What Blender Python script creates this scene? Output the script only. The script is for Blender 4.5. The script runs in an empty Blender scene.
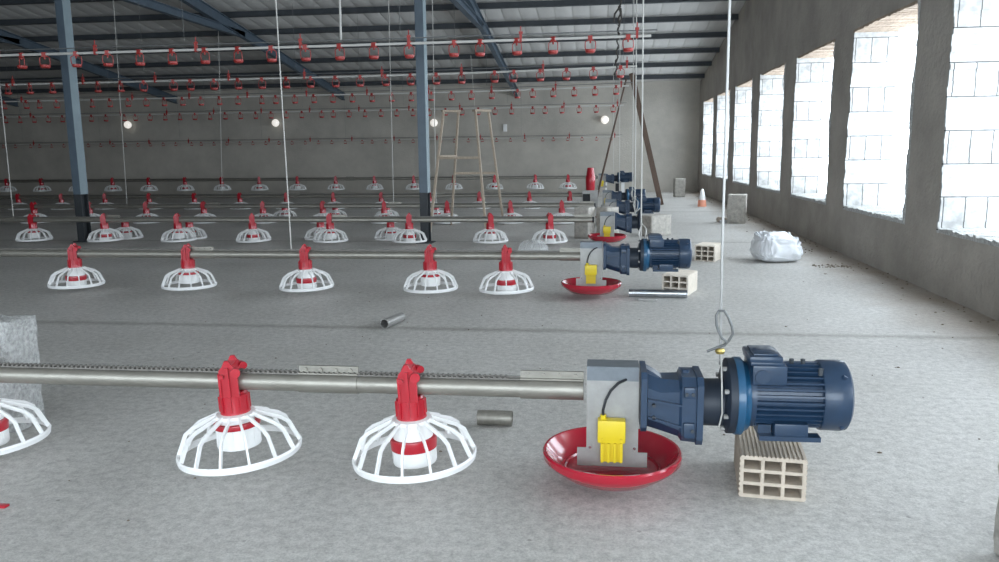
import bpy, bmesh, math, random
from mathutils import Vector, Matrix, noise
random.seed(7)
S = bpy.context.scene
COL = S.collection
PI = math.pi

# ------------------------------------------------------------------ camera, world, exposure
CAM_H = 1.11
FPX, PITCH, YAW, ROLL = 791.1, 0.1624, 0.1278, -0.0113
F = Vector((-math.sin(YAW)*math.cos(PITCH), math.cos(YAW)*math.cos(PITCH), -math.sin(PITCH)))
R0 = Vector((math.cos(YAW), math.sin(YAW), 0)); U0 = R0.cross(F)
RR = R0*math.cos(ROLL) + U0*math.sin(ROLL); UU = U0*math.cos(ROLL) - R0*math.sin(ROLL)
cd = bpy.data.cameras.new('camera'); cam = bpy.data.objects.new('camera', cd); COL.objects.link(cam)
cd.sensor_width = 36.0; cd.lens = FPX/999*36; cd.clip_start = 0.05; cd.clip_end = 200
M = Matrix((RR, UU, -F)).transposed().to_4x4(); M.translation = (0, 0, CAM_H); cam.matrix_world = M
S.camera = cam

W = bpy.data.worlds.new('daylight'); S.world = W; W.use_nodes = True
bgn = W.node_tree.nodes['Background']
bgn.inputs[0].default_value = (0.80, 0.905, 1.0, 1); bgn.inputs[1].default_value = 3.0
S.view_settings.view_transform = 'Standard'; S.view_settings.look = 'None'
S.view_settings.gamma = 1.0; S.view_settings.use_curve_mapping = False
S.view_settings.exposure = 1.62
S.cycles.use_denoising = True
S.cycles.max_bounces = 10; S.cycles.diffuse_bounces = 6
S.cycles.sample_clamp_indirect = 8.0
try: S.cycles.use_fast_gi = False
except Exception: pass

# ------------------------------------------------------------------ dimensions of the shed
XW, XT = 2.54, 2.97          # inner / outer face of the gable wall with the windows
YF = 21.56                   # far long wall
YR = 9.6                     # ridge
YB = 2*YR - YF               # long wall behind
XL = -24.0                   # opposite gable
EAVE, SLOPE = 2.849, 0.1352
RIDGE = EAVE + SLOPE*(YF-YR)
SILL, LINT = 0.466, 2.285
def roof_z(y): return RIDGE - SLOPE*abs(y-YR)

def portal(name, loc, rot, sx, sy):
    l = bpy.data.lights.new(name, 'AREA'); l.shape = 'RECTANGLE'; l.size = sx; l.size_y = sy
    l.cycles.is_portal = True
    o = bpy.data.objects.new(name, l); COL.objects.link(o); o.location = loc; o.rotation_euler = rot
    return o

# ------------------------------------------------------------------ materials
def mat(name, col, rough=0.6, metal=0.0, var=0.0, vscale=8.0, bump=0.0, bscale=40.0, coat=0.0, emit=0.0, col2=None, stretch=(1,1,1), alpha=None, trans=0.0):
    m = bpy.data.materials.new(name); m.use_nodes = True
    nt = m.node_tree; N = nt.nodes; L = nt.links; b = N['Principled BSDF']
    b.inputs['Base Color'].default_value = (*col, 1); b.inputs['Roughness'].default_value = rough; b.inputs['Metallic'].default_value = metal
    if coat: b.inputs['Coat Weight'].default_value = coat
    if trans: b.inputs['Transmission Weight'].default_value = trans
    if alpha is not None: b.inputs['Alpha'].default_value = alpha
    if emit:
        b.inputs['Emission Color'].default_value = (1, 0.95, 0.88, 1); b.inputs['Emission Strength'].default_value = emit
    if var or bump:
        tc = N.new('ShaderNodeTexCoord'); mp = N.new('ShaderNodeMapping'); mp.inputs['Scale'].default_value = stretch
        L.new(tc.outputs['Object'], mp.inputs['Vector'])
    if var:
        n = N.new('ShaderNodeTexNoise'); n.inputs['Scale'].default_value = vscale; n.inputs['Detail'].default_value = 8; n.inputs['Roughness'].default_value = 0.65
        L.new(mp.outputs[0], n.inputs['Vector'])
        r = N.new('ShaderNodeValToRGB'); c2 = col2 or tuple(min(1, c*(1+var)) for c in col)
        r.color_ramp.elements[0].position = 0.3; r.color_ramp.elements[1].position = 0.7
        r.color_ramp.elements[0].color = (*[c*(1-var) for c in col], 1); r.color_ramp.elements[1].color = (*c2, 1)
        L.new(n.outputs['Fac'], r.inputs['Fac']); L.new(r.outputs['Color'], b.inputs['Base Color'])
    if bump:
        n2 = N.new('ShaderNodeTexNoise'); n2.inputs['Scale'].default_value = bscale; n2.inputs['Detail'].default_value = 6
        L.new(mp.outputs[0], n2.inputs['Vector'])
        bp = N.new('ShaderNodeBump'); bp.inputs['Strength'].default_value = bump; bp.inputs['Distance'].default_value = 0.02
        L.new(n2.outputs['Fac'], bp.inputs['Height']); L.new(bp.outputs['Normal'], b.inputs['Normal'])
    return m

def floor_material():
    m = bpy.data.materials.new('screed'); m.use_nodes = True
    nt = m.node_tree; N = nt.nodes; L = nt.links; b = N['Principled BSDF']; b.inputs['Roughness'].default_value = 0.55
    tc = N.new('ShaderNodeTexCoord')
    def nz(scale, det=8, rough=0.6, vec=None):
        n = N.new('ShaderNodeTexNoise'); n.inputs['Scale'].default_value = scale; n.inputs['Detail'].default_value = det; n.inputs['Roughness'].default_value = rough
        L.new(vec or tc.outputs['Object'], n.inputs['Vector']); return n.outputs['Fac']
    def ramp(fac, p0, c0, p1, c1):
        r = N.new('ShaderNodeValToRGB'); e = r.color_ramp.elements
        e[0].position = p0; e[0].color = (*c0, 1); e[1].position = p1; e[1].color = (*c1, 1); L.new(fac, r.inputs['Fac']); return r.outputs['Color']
    def mix(f, a, bb, mode='MIX'):
        x = N.new('ShaderNodeMix'); x.data_type = 'RGBA'; x.blend_type = mode
        if hasattr(f, 'links'): L.new(f, x.inputs[0])
        else: x.inputs[0].default_value = f
        for s, v in ((6, a), (7, bb)):
            if isinstance(v, tuple): x.inputs[s].default_value = (*v, 1)
            else: L.new(v, x.inputs[s])
        return x.outputs[2]
    def math_(op, a, bb=None, cc=None):
        x = N.new('ShaderNodeMath'); x.operation = op
        for i, v in enumerate((a, bb, cc)):
            if v is None: continue
            if hasattr(v, 'links'): L.new(v, x.inputs[i])
            else: x.inputs[i].default_value = v
        return x.outputs[0]
    base = ramp(nz(1.3), 0.3, (0.55, 0.535, 0.505), 0.72, (0.68, 0.665, 0.635))
    fine = ramp(nz(28, 10, 0.75), 0.36, (0.52, 0.52, 0.52), 0.58, (1, 1, 1))
    c = mix(0.7, base, fine, 'MULTIPLY')
    grain = ramp(nz(120, 6, 0.8), 0.36, (0.62, 0.62, 0.62), 0.58, (1, 1, 1))
    c = mix(0.8, c, grain, 'MULTIPLY')
    v = N.new('ShaderNodeTexVoronoi'); v.inputs['Scale'].default_value = 7.0; L.new(tc.outputs['Object'], v.inputs['Vector'])
    spot = ramp(v.outputs['Distance'], 0.035, (0.35, 0.34, 0.33), 0.06, (1, 1, 1))
    c = mix(0.55, c, spot, 'MULTIPLY')
    # pour joints across the floor (lines of constant Y)
    sep = N.new('ShaderNodeSeparateXYZ'); L.new(tc.outputs['Object'], sep.inputs[0])
    X, Y = sep.outputs['X'], sep.outputs['Y']
    wob = math_('MULTIPLY', math_('SUBTRACT', nz(6, 3), 0.5), 0.09)
    yy = math_('ADD', Y, wob)
    d = math_('ABSOLUTE', math_('SUBTRACT', math_('PINGPONG', math_('SUBTRACT', yy, 4.83), 2.45), 0.0))
    jl = ramp(d, 0.010, (0.60, 0.59, 0.57), 0.07, (1, 1, 1))
    c = mix(0.8, c, jl, 'MULTIPLY')
    # earth swept against the window wall
    dx = math_('SUBTRACT', X, math_('MULTIPLY', nz(2.2, 6), 0.9))
    earth = ramp(math_('DIVIDE', math_('SUBTRACT', dx, 1.40), 0.75), 0.0, (0, 0, 0), 1.0, (1, 1, 1))
    c = mix(math_('MULTIPLY', earth, 0.8), c, (0.30, 0.235, 0.175))
    L.new(c, b.inputs['Base Color'])
    bp = N.new('ShaderNodeBump'); bp.inputs['Strength'].default_value = 0.5; bp.inputs['Distance'].default_value = 0.006
    L.new(nz(70, 8, 0.7), bp.inputs['Height']); L.new(bp.outputs['Normal'], b.inputs['Normal'])
    return m

def block_material():
    m = bpy.data.materials.new('reveal_blocks'); m.use_nodes = True
    nt = m.node_tree; N = nt.nodes; L = nt.links; b = N['Principled BSDF']; b.inputs['Roughness'].default_value = 0.9
    tc = N.new('ShaderNodeTexCoord'); sep = N.new('ShaderNodeSeparateXYZ'); L.new(tc.outputs['Object'], sep.inputs[0])
    cmb = N.new('ShaderNodeCombineXYZ'); L.new(sep.outputs['X'], cmb.inputs['X']); L.new(sep.outputs['Z'], cmb.inputs['Y'])
    def brick(w):
        br = N.new('ShaderNodeTexBrick'); L.new(cmb.outputs[0], br.inputs['Vector'])
        br.inputs['Scale'].default_value = 1.0; br.inputs['Brick Width'].default_value = w; br.inputs['Row Height'].default_value = 0.245
        br.inputs['Mortar Size'].default_value = 0.006; br.inputs['Mortar Smooth'].default_value = 0.6
        br.inputs['Color1'].default_value = (0.50, 0.50, 0.49, 1); br.inputs['Color2'].default_value = (0.42, 0.42, 0.41, 1); br.inputs['Mortar'].default_value = (0.085, 0.085, 0.085, 1)
        return br
    b1, b2 = brick(0.155), brick(9.0)
    dv = N.new('ShaderNodeMath'); dv.operation = 'DIVIDE'; dv.inputs[1].default_value = 0.49; L.new(sep.outputs['Z'], dv.inputs[0])
    fr = N.new('ShaderNodeMath'); fr.operation = 'FRACT'; L.new(dv.outputs[0], fr.inputs[0])
    gt = N.new('ShaderNodeMath'); gt.operation = 'GREATER_THAN'; gt.inputs[1].default_value = 0.5; L.new(fr.outputs[0], gt.inputs[0])
    br = N.new('ShaderNodeMix'); br.data_type = 'RGBA'; L.new(gt.outputs[0], br.inputs[0]); L.new(b1.outputs['Color'], br.inputs[6]); L.new(b2.outputs['Color'], br.inputs[7])
    n = N.new('ShaderNodeTexNoise'); n.inputs['Scale'].default_value = 14; n.inputs['Detail'].default_value = 8; L.new(tc.outputs['Object'], n.inputs['Vector'])
    r = N.new('ShaderNodeValToRGB'); r.color_ramp.elements[0].position = 0.35; r.color_ramp.elements[0].color = (0.45, 0.45, 0.45, 1); r.color_ramp.elements[1].position = 0.6
    L.new(n.outputs['Fac'], r.inputs['Fac'])
    x = N.new('ShaderNodeMix'); x.data_type = 'RGBA'; x.blend_type = 'MULTIPLY'; x.inputs[0].default_value = 0.6
    L.new(br.outputs[2], x.inputs[6]); L.new(r.outputs['Color'], x.inputs[7]); L.new(x.outputs[2], b.inputs['Base Color'])
    return m

MT = {
 'floor': floor_material(),
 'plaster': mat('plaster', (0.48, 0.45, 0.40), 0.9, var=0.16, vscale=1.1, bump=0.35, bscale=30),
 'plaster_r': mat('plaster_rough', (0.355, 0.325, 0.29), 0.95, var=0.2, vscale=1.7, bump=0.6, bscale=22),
 'blocks': block_material(),
 'soffit': mat('soffit', (0.33, 0.26, 0.20), 0.9, var=0.35, vscale=6, stretch=(9, 1, 1), bump=0.4),
 'sheet': mat('roof_sheet', (0.52, 0.51, 0.49), 0.55, metal=0.0, var=0.12, vscale=0.9, stretch=(3, 0.5, 1)),
 'steel_blue': mat('steel_blue', (0.072, 0.100, 0.130), 0.5, var=0.15, vscale=5),
 'steel_dark': mat('steel_dark', (0.045, 0.052, 0.06), 0.55, var=0.2, vscale=5),
 'steel_edge': mat('steel_edge', (0.22, 0.28, 0.31), 0.5, var=0.1, vscale=5),
 'black_dip': mat('black_primer', (0.022, 0.026, 0.03), 0.6, var=0.25, vscale=9),
 'galv': mat('galvanised', (0.30, 0.285, 0.25), 0.45, metal=0.7, var=0.14, vscale=14, stretch=(1, 4, 4)),
 'galv_plate': mat('galvanised_plate', (0.33, 0.325, 0.312), 0.45, metal=0.5, var=0.12, vscale=18),
 'shiny': mat('bright_zinc', (0.50, 0.52, 0.54), 0.25, metal=0.95, var=0.08, vscale=10),
 'red': mat('red_plastic', (0.42, 0.009, 0.022), 0.3, coat=0.3, var=0.06, vscale=20),
 'red_pan': mat('red_pan', (0.40, 0.008, 0.026), 0.22, coat=0.5),
 'red_dull': mat('red_drinker', (0.36, 0.035, 0.03), 0.45),
 'white': mat('white_plastic', (0.82, 0.82, 0.81), 0.35, coat=0.1),
 'pvc': mat('white_pipe', (0.55, 0.54, 0.51), 0.4),
 'blue': mat('motor_blue', (0.013, 0.035, 0.074), 0.40, coat=0.25, var=0.12, vscale=25),
 'blue_lt': mat('flange_blue', (0.010, 0.075, 0.16), 0.35, coat=0.3),
 'rail': mat('dull_zinc', (0.17, 0.16, 0.145), 0.55, metal=0.4, var=0.2, vscale=30),
 'cable': mat('cable_steel', (0.34, 0.34, 0.33), 0.4, metal=0.5),
 'black': mat('black_rubber', (0.012, 0.014, 0.018), 0.55),
 'navy': mat('adapter_navy', (0.010, 0.018, 0.032), 0.5),
 'yellow': mat('yellow_plastic', (0.66, 0.50, 0.016), 0.4),
 'brick': mat('hollow_brick', (0.52, 0.45, 0.37), 0.9, var=0.12, vscale=18, bump=0.2, bscale=90),
 'brick_pale': mat('hollow_brick_pale', (0.66, 0.60, 0.52), 0.9, var=0.12, vscale=18),
 'conc': mat('concrete_block', (0.45, 0.425, 0.385), 0.95, var=0.25, vscale=22, bump=0.6, bscale=70),
 'conc_rough': mat('rough_concrete', (0.46, 0.46, 0.45), 0.95, var=0.35, vscale=55, bump=1.0, bscale=90),
 'wood': mat('ladder_wood', (0.38, 0.31, 0.24), 0.8, var=0.2, vscale=7, stretch=(8, 8, 1)),
 'wood_dk': mat('plank_wood', (0.105, 0.070, 0.052), 0.85, var=0.3, vscale=6, stretch=(8, 8, 1)),
 'rope': mat('white_cord', (0.50, 0.49, 0.46), 0.7),
 'rope_dk': mat('dark_rope', (0.05, 0.045, 0.04), 0.9),
 'wire': mat('grey_wire', (0.16, 0.165, 0.165), 0.5, metal=0.4),
 'bag': mat('sack', (0.80, 0.82, 0.85), 0.55, var=0.06, vscale=7, bump=0.25, bscale=14),
 'lamp': mat('lamp_glass', (0.9, 0.88, 0.84), 0.3, emit=0.22),
 'orange': mat('orange_plastic', (0.85, 0.36, 0.24), 0.5),
 'brass': mat('brass', (0.55, 0.42, 0.14), 0.35, metal=0.8),
 'clear': mat('clear_plastic', (0.86, 0.88, 0.88), 0.25, alpha=0.22),
 'dirt': mat('debris', (0.20, 0.165, 0.13), 0.95, var=0.3, vscale=20),
 'grey_pl': mat('switch_plastic', (0.7, 0.7, 0.68), 0.5),
}

# ------------------------------------------------------------------ mesh builder
def bolts(items, r, ma, parent, n=8):
    for p, q in items: MB().tube([p, q], r, n).build('bolt', ma, parent)
class MB:
    def __init__(s): s.v = []; s.f = []
    def add(s, vs, fs, m=None):
        o = len(s.v)
        s.v += [tuple(m @ Vector(p)) if m else tuple(p) for p in vs]
        s.f += [tuple(i+o for i in f) for f in fs]; return s
    def box(s, x0, x1, y0, y1, z0, z1, m=None):
        vs = [(x, y, z) for z in (z0, z1) for y in (y0, y1) for x in (x0, x1)]
        return s.add(vs, [(0, 2, 3, 1), (4, 5, 7, 6), (0, 1, 5, 4), (1, 3, 7, 5), (3, 2, 6, 7), (2, 0, 4, 6)], m)
    def bbox(s, x0, x1, y0, y1, z0, z1, b=0.004, m=None):
        """box with chamfered edges"""
        bm = bmesh.new(); bmesh.ops.create_cube(bm, size=1.0)
        for v in bm.verts: v.co = Vector(((x0+x1)/2+v.co.x*(x1-x0), (y0+y1)/2+v.co.y*(y1-y0), (z0+z1)/2+v.co.z*(z1-z0)))
        bmesh.ops.bevel(bm, geom=bm.edges[:], offset=b, segments=2, profile=0.6, affect='EDGES')
        bm.verts.index_update()
        s.add([v.co.copy() for v in bm.verts], [[v.index for v in f.verts] for f in bm.faces], m); bm.free(); return s
    def rings(s, rings, closed_ends=True, m=None, loop=False):
        n = len(rings[0]); vs = [p for r in rings for p in r]; fs = []
        k = len(rings)
        for a in range(k if loop else k-1):
            b = (a+1) % k
            for i in range(n):
                j = (i+1) % n; fs.append((a*n+i, a*n+j, b*n+j, b*n+i))
        if closed_ends and not loop:
            fs.append(tuple(range(n-1, -1, -1))); fs.append(tuple((k-1)*n+i for i in range(n)))
        return s.add(vs, fs, m)
    def tube(s, pts, r, n=8, m=None, caps=True):
        pts = [Vector(p) for p in pts]; rs = r if isinstance(r, (list, tuple)) else [r]*len(pts)
        rings = []; up = None
        for i, p in enumerate(pts):
            t = (pts[min(i+1, len(pts)-1)] - pts[max(i-1, 0)]).normalized()
            if up is None:
                up = Vector((0, 0, 1)) if abs(t.z) < 0.9 else Vector((1, 0, 0))
            a = (up - t*up.dot(t)).normalized(); up = a; b = t.cross(a)
            rings.append([p + (a*math.cos(2*PI*k/n) + b*math.sin(2*PI*k/n))*rs[i] for k in range(n)])
        return s.rings(rings, caps, m)
    def lathe(s, prof, n=32, m=None, closed=False):
        """prof: list of (r, z) round the Z axis"""
        rings = [[(max(r, 1e-5)*math.cos(2*PI*k/n), max(r, 1e-5)*math.sin(2*PI*k/n), z) for k in range(n)] for r, z in prof]
        return s.rings(rings, False, m, loop=closed)
    def prism(s, poly, a0, a1, axis='y', m=None):
        """poly in (u,w): axis y -> (x,z); axis x -> (y,z); axis z -> (x,y)"""
        def P(u, w, a): return {'y': (u, a, w), 'x': (a, u, w), 'z': (u, w, a)}[axis]
        n = len(poly)
        return s.rings([[P(u, w, a0) for u, w in poly], [P(u, w, a1) for u, w in poly]], True, m)
    def torus(s, R, r, n=36, k=8, z=0, m=None):
        return s.lathe([(R+r*math.cos(2*PI*i/k), z+r*math.sin(2*PI*i/k)) for i in range(k)], n, m, closed=True)
    def build(s, name, ma, parent=None, angle=35, loc=None, rot=None):
        me = bpy.data.meshes.new(name); me.from_pydata(s.v, [], s.f)
        bm = bmesh.new(); bm.from_mesh(me); bmesh.ops.recalc_face_normals(bm, faces=bm.faces[:]); bm.to_mesh(me); bm.free()
        me.polygons.foreach_set('use_smooth', [True]*len(me.polygons)); me.set_sharp_from_angle(angle=math.radians(angle))
        me.materials.append(ma if not isinstance(ma, str) else MT[ma])
        o = bpy.data.objects.new(name, me); COL.objects.link(o)
        if parent: o.parent = parent
        if loc: o.location = loc
        if rot: o.rotation_euler = rot
        return o

RX = Matrix.Rotation(PI/2, 4, 'X'); RYX = Matrix.Rotation(PI/2, 4, 'Y')   # RYX: local Z -> world X
def TX(x, y=0, z=0): return Matrix.Translation((x, y, z)) @ RYX
def T(x, y, z): return Matrix.Translation((x, y, z))
def struct(o): o['kind'] = 'structure'; return o
def tag(o, label, cat, group=None, kind=None):
    o['label'] = label; o['category'] = cat
    if group: o['group'] = group
    if kind: o['kind'] = kind
    return o
def empty(name, loc, label, cat, group=None, rz=0.0):
    o = bpy.data.objects.new(name, None); COL.objects.link(o); o.empty_display_size = 0.1
    o.location = loc; o.rotation_euler = (0, 0, rz)
    return tag(o, label, cat, group)
def copy_tree(o, parent=None):
    c = o.copy(); COL.objects.link(c); c.parent = parent
    for ch in o.children: copy_tree(ch, c)
    return c

# ------------------------------------------------------------------ shell
fl = MB(); fl.add([(XL, YB-1, 0), (XT, YB-1, 0), (XT, YF+0.3, 0), (XL, YF+0.3, 0)], [(0, 1, 2, 3)])
fl.box(XL, XT, YB-1, YF+0.3, -0.2, -0.01)
struct(fl.build('floor', 'floor'))

struct(MB().box(XL-0.3, XT, YF, YF+0.3, 0, EAVE+0.02).build('wall_far', 'plaster'))
struct(MB().prism([(YB, 0), (YF, 0), (YF, EAVE), (YR, RIDGE), (YB, EAVE)], XL-0.3, XL, 'x').build('wall_left', 'plaster'))

WIN_FAR = [6.36 + 2.375*k for k in range(6, -4, -1)]      # far edge of every opening
WIN_FAR = [y for y in WIN_FAR if y > YB+2.0]
WW = 1.72
def wall_right():
    b = MB()
    ys = []
    for y in sorted(WIN_FAR): ys += [y-WW, y]
    full = [YB] + ys + [YF]
    def gable(y): return roof_z(y)
    rough = lambda: random.uniform(-0.012, 0.012)
    for i in range(0, len(full), 2):                      # piers
        a, c = full[i], full[i+1]
        poly = [(a, 0), (c, 0), (c, gable(c)), (a, gable(a))]
        if a < YR < c: poly = [(a, 0), (c, 0), (c, gable(c)), (YR, RIDGE), (a, gable(a))]
        b.prism(poly, XW, XT, 'x')
    for i in range(0, len(ys), 2):                        # below and above every opening
        a, c = ys[i], ys[i+1]
        b.prism([(a, 0), (c, 0), (c, SILL), (a, SILL)], XW, XT, 'x')
        poly = [(a, LINT), (c, LINT), (c, gable(c)), (a, gable(a))]
        if a < YR < c: poly = [(a, LINT), (c, LINT), (c, gable(c)), (YR, RIDGE), (a, gable(a))]
        b.prism(poly, XW, XT, 'x')
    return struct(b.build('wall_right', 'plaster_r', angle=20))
wall_right()

def ragged_slab(x0, x1, y0, y1, z0, z1, axis, seed):
    """thin lining of an opening with an irregular broken inner edge"""
    rnd = random.Random(seed); b = MB(); n = 44; e = 0.006
    for i in range(n):
        t0, t1 = i/n, (i+1)/n
        e = min(0.02, max(0.0, e + rnd.uniform(-0.006, 0.006))); d = rnd.uniform(0.6, 1.0)
        if axis == 'z':   # jamb: strips up the wall
            b.box(x0-e, x1, y1-(y1-y0)*d, y1, z0+(z1-z0)*t0, z0+(z1-z0)*t1)
        else:             # sill / soffit: strips along Y
            ya, yb = y0+(y1-y0)*t0, y0+(y1-y0)*t1
            if axis == 's': b.box(x0-e, x1, ya, yb, z0, z0+(z1-z0)*d)
            else: b.box(x0-e, x1, ya, yb, z1-(z1-z0)*d, z1)
    return b
for k, y in enumerate(WIN_FAR):
    o = struct(ragged_slab(XW, XT, y-0.03, y, SILL, LINT, 'z', k).build('window_%d' % (k+1), 'blocks', angle=10))
    s1 = ragged_slab(XW, XT, y-WW, y, SILL, SILL+0.045, 's', k+40).build('window_sill', 'conc_rough', o, angle=10)
    s2 = ragged_slab(XW, XT, y-WW, y, LINT-0.03, LINT, 't', k+80).build('window_lintel', 'soffit', o, angle=10)
    s3 = ragged_slab(XW, XT, y-WW, y-WW+0.02, SILL, LINT, 'z', k+120).build('window_jamb', 'conc_rough', o, angle=10)
    portal('window_portal', (XT+0.02, y-WW/2, (SILL+LINT)/2), (0, PI/2, 0), LINT-SILL, WW)

# long wall behind the camera: unseen, its wide openings added and sized for the daylight they let in
bw = MB(); x = XW
bw.box(XL, XT, YB-0.3, YB, 0, 0.4); bw.box(XL, XT, YB-0.3, YB, 2.4, EAVE)
OPEN_B = [(-1.7, 2.1), (-5.6, -2.2), (-8.8, -6.2)]
edges = [XL]
for a, c in sorted(OPEN_B): edges += [a, c]
edges += [XT]
for i in range(0, len(edges), 2): bw.box(edges[i], edges[i+1], YB-0.3, YB, 0.4, 2.4)
struct(bw.build('wall_behind', 'plaster'))
for a, c in OPEN_B: portal('wall_portal', ((a+c)/2, YB-0.32, 1.4), (PI/2, 0, 0), c-a, 2.0)

# roof: trapezoidal sheets with ribs running down the slope
def roof(sign):
    b = MB(); p = []; x = XL-0.3
    while x < XT+0.1:
        p += [(x, 0), (x+0.27, 0), (x+0.29, 0.009), (x+0.31, 0.009), (x+0.33, 0)]; x += 0.33
    y1 = YR + sign*(YF+0.5-YR)
    r0 = [(u, YR, RIDGE+w+0.02) for u, w in p]; r1 = [(u, y1, roof_z(y1)+w+0.02) for u, w in p]
    n = len(p); b.add(r0+r1, [(i, i+1, n+i+1, n+i) for i in range(n-1)])
    return b
struct(roof(1).build('ceiling', 'sheet')); struct(roof(-1).build('ceiling_rear', 'sheet'))
# purlins: one steel section each
def ibeam(b, p0, p1, w, h, tf=0.012, tw=0.008):
    """I section between two points, web vertical"""
    p0, p1 = Vector(p0), Vector(p1); t = (p1-p0).normalized(); s = t.cross(Vector((0, 0, 1))).normalized(); u = s.cross(t)
    for (a0, a1, b0, b1) in ((-w/2, w/2, -h/2, -h/2+tf), (-w/2, w/2, h/2-tf, h/2), (-tw/2, tw/2, -h/2+tf, h/2-tf)):
        b.rings([[p + s*a0 + u*b0, p + s*a1 + u*b0, p + s*a1 + u*b1, p + s*a0 + u*b1] for p in (p0, p1)])
PUR = [21.2, 20.9-0.0]
for y in [20.75, 19.5, 18.3, 17.1, 15.95, 14.8, 13.65, 12.5, 11.35, 10.2, 9.0, 7.8, 6.6, 5.4, 4.2, 3.0, 1.8, 0.6, -0.6, -1.7]:
    b = MB(); z = roof_z(y) - 0.05
    sl = -SLOPE if y > YR else SLOPE
    m = T(0, y, z) @ Matrix.Rotation(math.atan(sl), 4, 'X')
    b.box(XL, XW, -0.025, 0.025, -0.045, 0.05, m); b.box(XL, XW, -0.035, 0.035, -0.050, -0.044, m)
    struct(b.build('roof_purlin', 'steel_dark'))
COLX = [-2.25, -7.02, -11.9, -16.8]
for xx in COLX:
    for sgn in (1, -1):
        y1 = YF-0.02 if sgn > 0 else YB+0.02
        b = MB(); off = 0.115+0.10
        ibeam(b, (xx, YR, RIDGE-off), (xx, y1, roof_z(y1)-off), 0.095, 0.19)
        struct(b.build('roof_rafter', 'steel_blue'))
    b = MB(); ibeam(b, (xx, YR-5.9, 3.44), (xx, YR+5.9, 3.44), 0.10, 0.13)
    struct(b.build('roof_tie_beam', 'steel_blue'))

# steel columns (I section) painted blue with a dark foot
def column(x, y, label):
    e = empty('steel_column', (x, y, 0), label, 'column', 'blue steel columns down the middle of the shed')
    def sec(z0, z1, fm, wm, nm, par=e):
        b = MB(); b.box(-0.05, 0.05, -0.075, -0.064, z0, z1); b.box(-0.05, 0.05, 0.064, 0.075, z0, z1); b.box(-0.004, 0.004, -0.064, 0.064, z0, z1)
        return b.build(nm, fm, par)
    sec(0.62, roof_z(y)-0.3, 'steel_blue', None, 'shaft'); 
    b = MB(); b.box(0.05, 0.056, -0.076, 0.076, 0.62, roof_z(y)-0.3); b.build('edge_strip', 'steel_edge', e)
    f = sec(0, 0.62, 'black_dip', None, 'painted_foot'); f['label'] = 'black painted foot'
    b = MB(); b.box(-0.1, 0.1, -0.11, 0.11, 0, 0.012); b.build('base_plate', 'black_dip', e)
column(-2.15, 9.6, 'blue grey steel column with black foot, near the wooden step ladder')
column(-6.73, 9.6, 'blue grey steel column with black foot, farther from the window wall than the other')

# ------------------------------------------------------------------ feeding lines
ROWS = {1: (2.55, 0.325, -2.6), 2: (6.0, 0.315, -5.6), 3: (9.42, 0.300, -8.6), 4: (12.13, 0.285, -11.5), 5: (15.6, 0.25, -14.6), 6: (19.25, 0.47, -18.2)}
ROWN = {1: 'nearest line', 2: 'second line from front', 3: 'third line from front', 4: 'fourth line from front', 5: 'fifth line from front', 6: 'farthest line'}
ROWP = {1: 'in front', 2: 'second from front', 3: 'third from front', 4: 'fourth from front', 5: 'fifth from front', 6: 'farthest, by far wall'}
ORD = ['first', 'second', 'third', 'fourth', 'fifth', 'sixth', 'seventh', 'eighth', 'ninth', 'tenth', 'eleventh', 'twelfth', 'thirteenth', 'fourteenth', 'fifteenth', 'sixteenth', 'seventeenth', 'eighteenth', 'nineteenth']

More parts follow.
